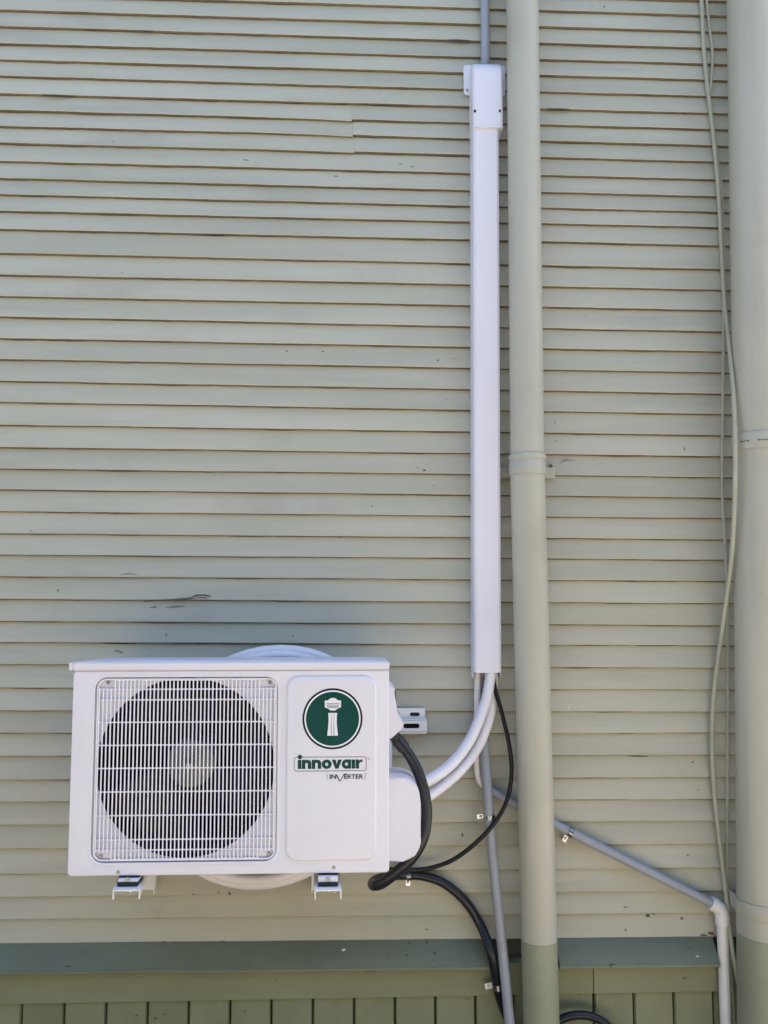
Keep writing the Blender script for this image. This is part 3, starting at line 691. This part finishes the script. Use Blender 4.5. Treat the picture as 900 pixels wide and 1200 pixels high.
# grey conduit running down from above, through behind the duct
p0, p1 = W(568.3, 0, -.03), W(568.6, 76, -.03)
ptop = p1+(p0-p1)*((4.1-p1.z)/(p0.z-p1.z))
cg = thing('grey_conduit', W(597, 1200, -.08), 'long grey conduit coming out above the duct and leaning down beside the downpipe', 'conduit')
obj('upper_length', tube([ptop, p1, W(569, 140, -.030)], .0125, 14), M['grey'], cg, smooth=60)
pl = [(563.8, 836, -.020), (566.5, 862, -.036), (571.5, 932, -.060), (577, 1000, -.062), (588.5, 1110, -.074), (597.5, 1200, -.086)]
q = W(602, 1250, -.09)
obj('lower_length', tube(px_path(pl)+[q, Vector((q.x+.03, q.y, 0.01))], .0128, 14), M['grey'], cg, smooth=60)
# flexible black conduit: out of the terminal cover, loop under the corner of the unit, along the wall and down
fx = thing('flexible_conduit', W(465, 868, -.27), 'thick black flexible conduit looping from the terminal cover under the unit corner', 'conduit')
obj('gland', tube([W(462, 862, -.25), W(466, 868, -.25)], .0135, 12), M['rubber'], fx, smooth=40)
obj('gland', tube([W(465.5, 867, -.25), W(473.5, 877, -.25)], .0155, 12), M['flex'], fx, smooth=40)
fpts = [(472, 875, -.25), (482, 889, -.25), (492, 910, -.25), (498.5, 935, -.25), (500, 958, -.25), (496, 982, -.25), (484, 1004, -.245), (466, 1021, -.235), (449, 1034, -.22), (440, 1037.5, -.20),
        (436.5, 1036, -.165), (441, 1031.5, -.125), (455, 1027, -.08), (473, 1025.5, -.045), (495, 1026.5, -.032), (520, 1035, -.032), (545, 1056, -.032), (563, 1084, -.036),
        (574.5, 1113, -.070), (581, 1145, -.060), (586, 1170, -.046), (598, 1198, -.040), (616, 1222, -.040), (640, 1250, -.045)]
fp_ = px_path(fpts, 7)
obj('hose', tube(fp_, [.0128 if p.y < -.1 else .0118 for p in fp_], 14), M['flex'], fx, smooth=60)
cable('black_cable', [(577, 780, -.045), (580, 806, -.055), (588, 835, -.066), (596.5, 872, -.074), (599.5, 905, -.076), (594, 938, -.078), (579, 965, -.080), (555, 990, -.068), (530, 1008, -.05), (505, 1017, -.043),
      (486, 1019.5, -.05), (468, 1019, -.075), (452, 1018, -.11)], .0056, M['black'], 'thin black cable hanging in a bow from the duct to the unit corner', 'cable')
cable('looped_hose', [(628, 1250, -.06), (640, 1212, -.055), (655, 1196, -.05), (672, 1190, -.05), (690, 1190.5, -.05), (706, 1197, -.05), (718, 1210, -.05), (732, 1240, -.06)], .0105, M['flex'],
      'black hose arching at the foot of the skirting right of the downpipe', 'hose', extra=[W(742, 1290, -.08)], pre=[W(622, 1290, -.08)])
# clamps
def clamp(px, py, Y, r, ang, tabside, label, tab_mat='steel', wid=.011, name='pipe_clamp'):
    c = W(px, py, Y); th = thing(name, c, label, 'clamp', 'metal clamps holding pipes to the wall')
    d = Vector((math.cos(R(ang)), 0, math.sin(R(ang)))); s = Vector((-d.z, 0, d.x))   # d along the pipe, s across
    bm = bmesh.new(); rows_ = []
    for k in range(13):
        a = R(180*k/12); o2 = s*math.cos(a)*(r+.0015)+Vector((0, -1, 0))*math.sin(a)*(r+.0015)
        rows_.append([bm.verts.new(c+o2-d*wid/2), bm.verts.new(c+o2+d*wid/2)])
    for a, b in zip(rows_, rows_[1:]): bm.faces.new((a[0], a[1], b[1], b[0]))
    bmesh.ops.solidify(bm, geom=bm.faces[:], thickness=-.0012)
    obj('band', bm, M['steel'], th, smooth=50)
    yb = min(Y+r, -.018); tc = c+s*tabside*(r+.009); tc.y = yb
    bm = bmesh.new(); r2 = bmesh.ops.create_cube(bm, size=1)
    for v in bm.verts:
        u = v.co.copy(); v.co = tc+s*u.x*.019+d*u.z*wid+Vector((0, u.y*.0016, 0))
    tb = obj('tab', bm, M[tab_mat], th)
    obj('screw', lathe([(.0005, -.0026), (.0028, -.002), (.0038, 0), (.0005, 0)], (tc.x, yb-.001, tc.z), 'Y', 10), M['steel'], tb)
clamp(478.5, 1025.5, -.043, .0118, 0, -1, 'small bright clamp on the black conduit below the unit corner')
clamp(574, 957, -.061, .0128, 96, 1, 'bright clamp on the leaning grey conduit beside the thin black cable')
clamp(583, 1156, -.056, .0118, 100, 1, 'clamp with white square tab on the black conduit below the drip cap', 'pvc', .014)
clamp(668, 975, -.036, .0122, -27, -1, 'bright clamp near the upper end of the sloping grey drain conduit')

# ------------------------------------------------------------------ round downpipe
dp = thing('downpipe', W(634, 1200, -.09), 'slim sage painted round downpipe with green foot, between the duct and the cables', 'downpipe', )
YP = -.088
def along(a, b, z): return a+(b-a)*((z-a.z)/(b.z-a.z))
a, b = W(612.2, 0, YP), W(618, 548, YP); rp = 20.4*(YP-CAM.y)/FPX
c1, c2 = W(618, 548, YP), W(634.2, 1200, YP)
obj('upper_pipe', tube([along(a, b, 4.05), b], rp-.001, 40), M['pipe'], dp, smooth=60)
zg = W(632, 1109, YP-.046).z
bm = tube([c1, along(c1, c2, zg)], rp, 40)
obj('lower_pipe', bm, M['pipe'], dp, smooth=60)
tag(obj('pipe_foot', tube([along(c1, c2, zg-.0006), along(c1, c2, 0.02)], rp+.0001, 40), M['pipe_green'], dp, smooth=60), 'dark green painted foot of the downpipe')
def rings(c, prof, m, name, par, seg=40):
    return obj(name, lathe(prof, c, 'Z', seg), m, par, smooth=30)
cz1, cz0 = W(618, 533, YP).z, W(618, 557, YP).z
h = cz1-cz0; cpt = along(c1, c2, cz0)
sock = rings((cpt.x, YP, cz0), [(rp-.004, 0), (rp+.0028, 0), (rp+.0030, .002), (rp+.0030, h*.58), (rp+.0012, h*.64), (rp+.0012, h*.74), (rp+.0036, h*.78), (rp+.0036, h*.92), (rp+.002, h), (rp-.004, h)], M['pipe'], 'socket', dp)
tbz = W(645, 553, -.03).z
st_ = obj('strap', box(vx(632, 552, -.03), vx(650, 552, -.02), -.024, -.019, tbz-.016, tbz+.014, bev=.001), M['pipe'], dp)
obj('strap', box(vx(585, 552, -.03), vx(606, 552, -.02), -.024, -.019, tbz-.016, tbz+.014, bev=.001), M['pipe'], dp)
obj('strap_bolt', lathe([(.0005, -.004), (.004, -.004), (.005, 0), (.0005, 0)], (vx(645.5, 545, -.024), -.024, W(645.5, 546, -.024).z), 'Y', 6), M['mark'], st_)
obj('standoff', box(cpt.x-.012, cpt.x+.012, YP+rp-.003, -.012, tbz-.012, tbz+.012), M['pipe'], dp)

# ------------------------------------------------------------------ large pipe at the right
YC = -.100; rq = .063
def cpx(left, py): return W(left, py, YC).x+rq*1.0
ca = Vector((cpx(853.5, 0), YC, W(880, 0, YC).z)); cb = Vector((cpx(861.3, 512, ), YC, W(880, 516, YC).z)); ce = Vector((cpx(866.5, 1200), YC, W(880, 1200, YC).z))
bp_ = thing('waste_pipe', (ce.x, YC, 0.02), 'large sage painted pipe with green foot at the right edge of the wall', 'large pipe')
obj('upper_pipe', tube([along(ca, cb, 4.05), cb], rq-.0006, 56), M['pipe'], bp_, smooth=60)
zj0, zj1 = W(885, 524, YC-rq).z, W(885, 504, YC-rq).z
zg2 = W(885, 1107, YC-rq).z
zk1, zk0 = W(880, 1064, YC-rq).z, W(880, 1083, YC-rq).z
obj('lower_pipe', tube([cb, along(cb, ce, zg2)], rq, 56), M['pipe'], bp_, smooth=60)
tag(obj('pipe_foot', tube([along(cb, ce, zg2-.0006), along(cb, ce, 0.02)], rq+.0001, 56), M['pipe_green'], bp_, smooth=60), 'green painted foot of the large pipe')
p = along(cb, ce, zj0); h = zj1-zj0
sk = rings((p.x, YC, zj0), [(rq-.004, 0), (rq+.0030, 0), (rq+.0034, .002), (rq+.0034, h-.004), (rq+.0016, h), (rq-.004, h)], M['pipe'], 'socket', bp_, 56)
def decal(ang, z, w2, h2, par):
    bm = bmesh.new(); rr = rq+.0037; R0 = []
    for k in range(7):
        a = R(ang)+(k/6-.5)*w2/rr; hh = h2*(2.6 if k in (0, 6) else 1.0)
        R0.append([bm.verts.new((p.x+rr*math.cos(a), YC+rr*math.sin(a), z+hh)), bm.verts.new((p.x+rr*math.cos(a), YC+rr*math.sin(a), z-hh))])
    for a, b in zip(R0, R0[1:]): bm.faces.new((a[0], b[0], b[1], a[1]))
    obj('ink_mark', bm, M['mark'], par)
zm = W(880, 516.5, YC-rq*.7).z
for q in (875, 891):
    xq = W(q, 516.5, YC-rq*.8).x; decal(-math.degrees(math.acos((xq-p.x)/(rq+.0037))), zm, .022 if q > 880 else .025, .0011, sk)
p = along(cb, ce, zk0); h = zk1-zk0
bn = rings((p.x, YC, zk0), [(rq-.004, 0), (rq+.0022, 0), (rq+.0026, .001), (rq+.0026, h-.001), (rq+.0022, h), (rq-.004, h)], M['pipe'], 'strap', bp_, 56)
sa = W(857, 1068, -.02)
bm = bmesh.new()
add_prism(bm, [(sa.x-.012, -.0145), (p.x-rq+.006, YC+.03), (p.x-rq+.010, YC+.027), (sa.x-.008, -.0145)], zk0+.0005, zk1-.0005, 'Z')
obj('strap_arm', bm, M['pipe'], bn)

# ------------------------------------------------------------------ loose cables in the corner
def ceil_ext(P): 
    d = (P[0]-P[1]); return P[0]+d*((4.1-P[0].z)/d.z)
pa = [(822, 0, -.022), (825, 60, -.022), (829.5, 105, -.024), (836, 160, -.026), (842, 225, -.026), (846, 300, -.03), (849, 350, -.034), (854, 400, -.075), (859, 455, -.115), (861.2, 512, -.135), (861, 580, -.135), (857.5, 650, -.11),
      (849, 720, -.065), (841, 775, -.034), (835.5, 825, -.03), (834.3, 880, -.028), (838, 940, -.028), (845, 1000, -.030), (850.5, 1045, -.035), (855, 1090, -.045), (861.5, 1130, -.055), (869, 1168, -.05), (880, 1215, -.05)]
cable('slack_cable', pa, .0058, M['beige'], 'thicker beige cable bowing over the edge of the large pipe', 'cable', 'beige cables in the corner', pre=[W(819, -330, -.022), W(821, -100, -.022)])
pb = [(827, -8, -.020), (831.5, 33, -.020), (835, 64, -.020), (833, 98, -.020), (831, 118, -.020), (837.5, 165, -.018), (844, 210, -.018), (847, 260, -.018), (848, 340, -.019), (847.5, 420, -.019), (846.6, 500, -.019), (846.3, 575, -.019), (849.5, 635, -.019), (852, 700, -.019),
      (852.6, 800, -.019), (852.3, 900, -.019), (852, 1000, -.021), (851, 1048, -.022), (853, 1090, -.022), (860, 1200, -.03)]
cable('slack_cable', pb, .0040, M['beige'], 'thinner beige cable with a kink near its top, hanging close to the wall', 'cable', 'beige cables in the corner', pre=[W(824, -330, -.020), W(825.5, -90, -.020)])
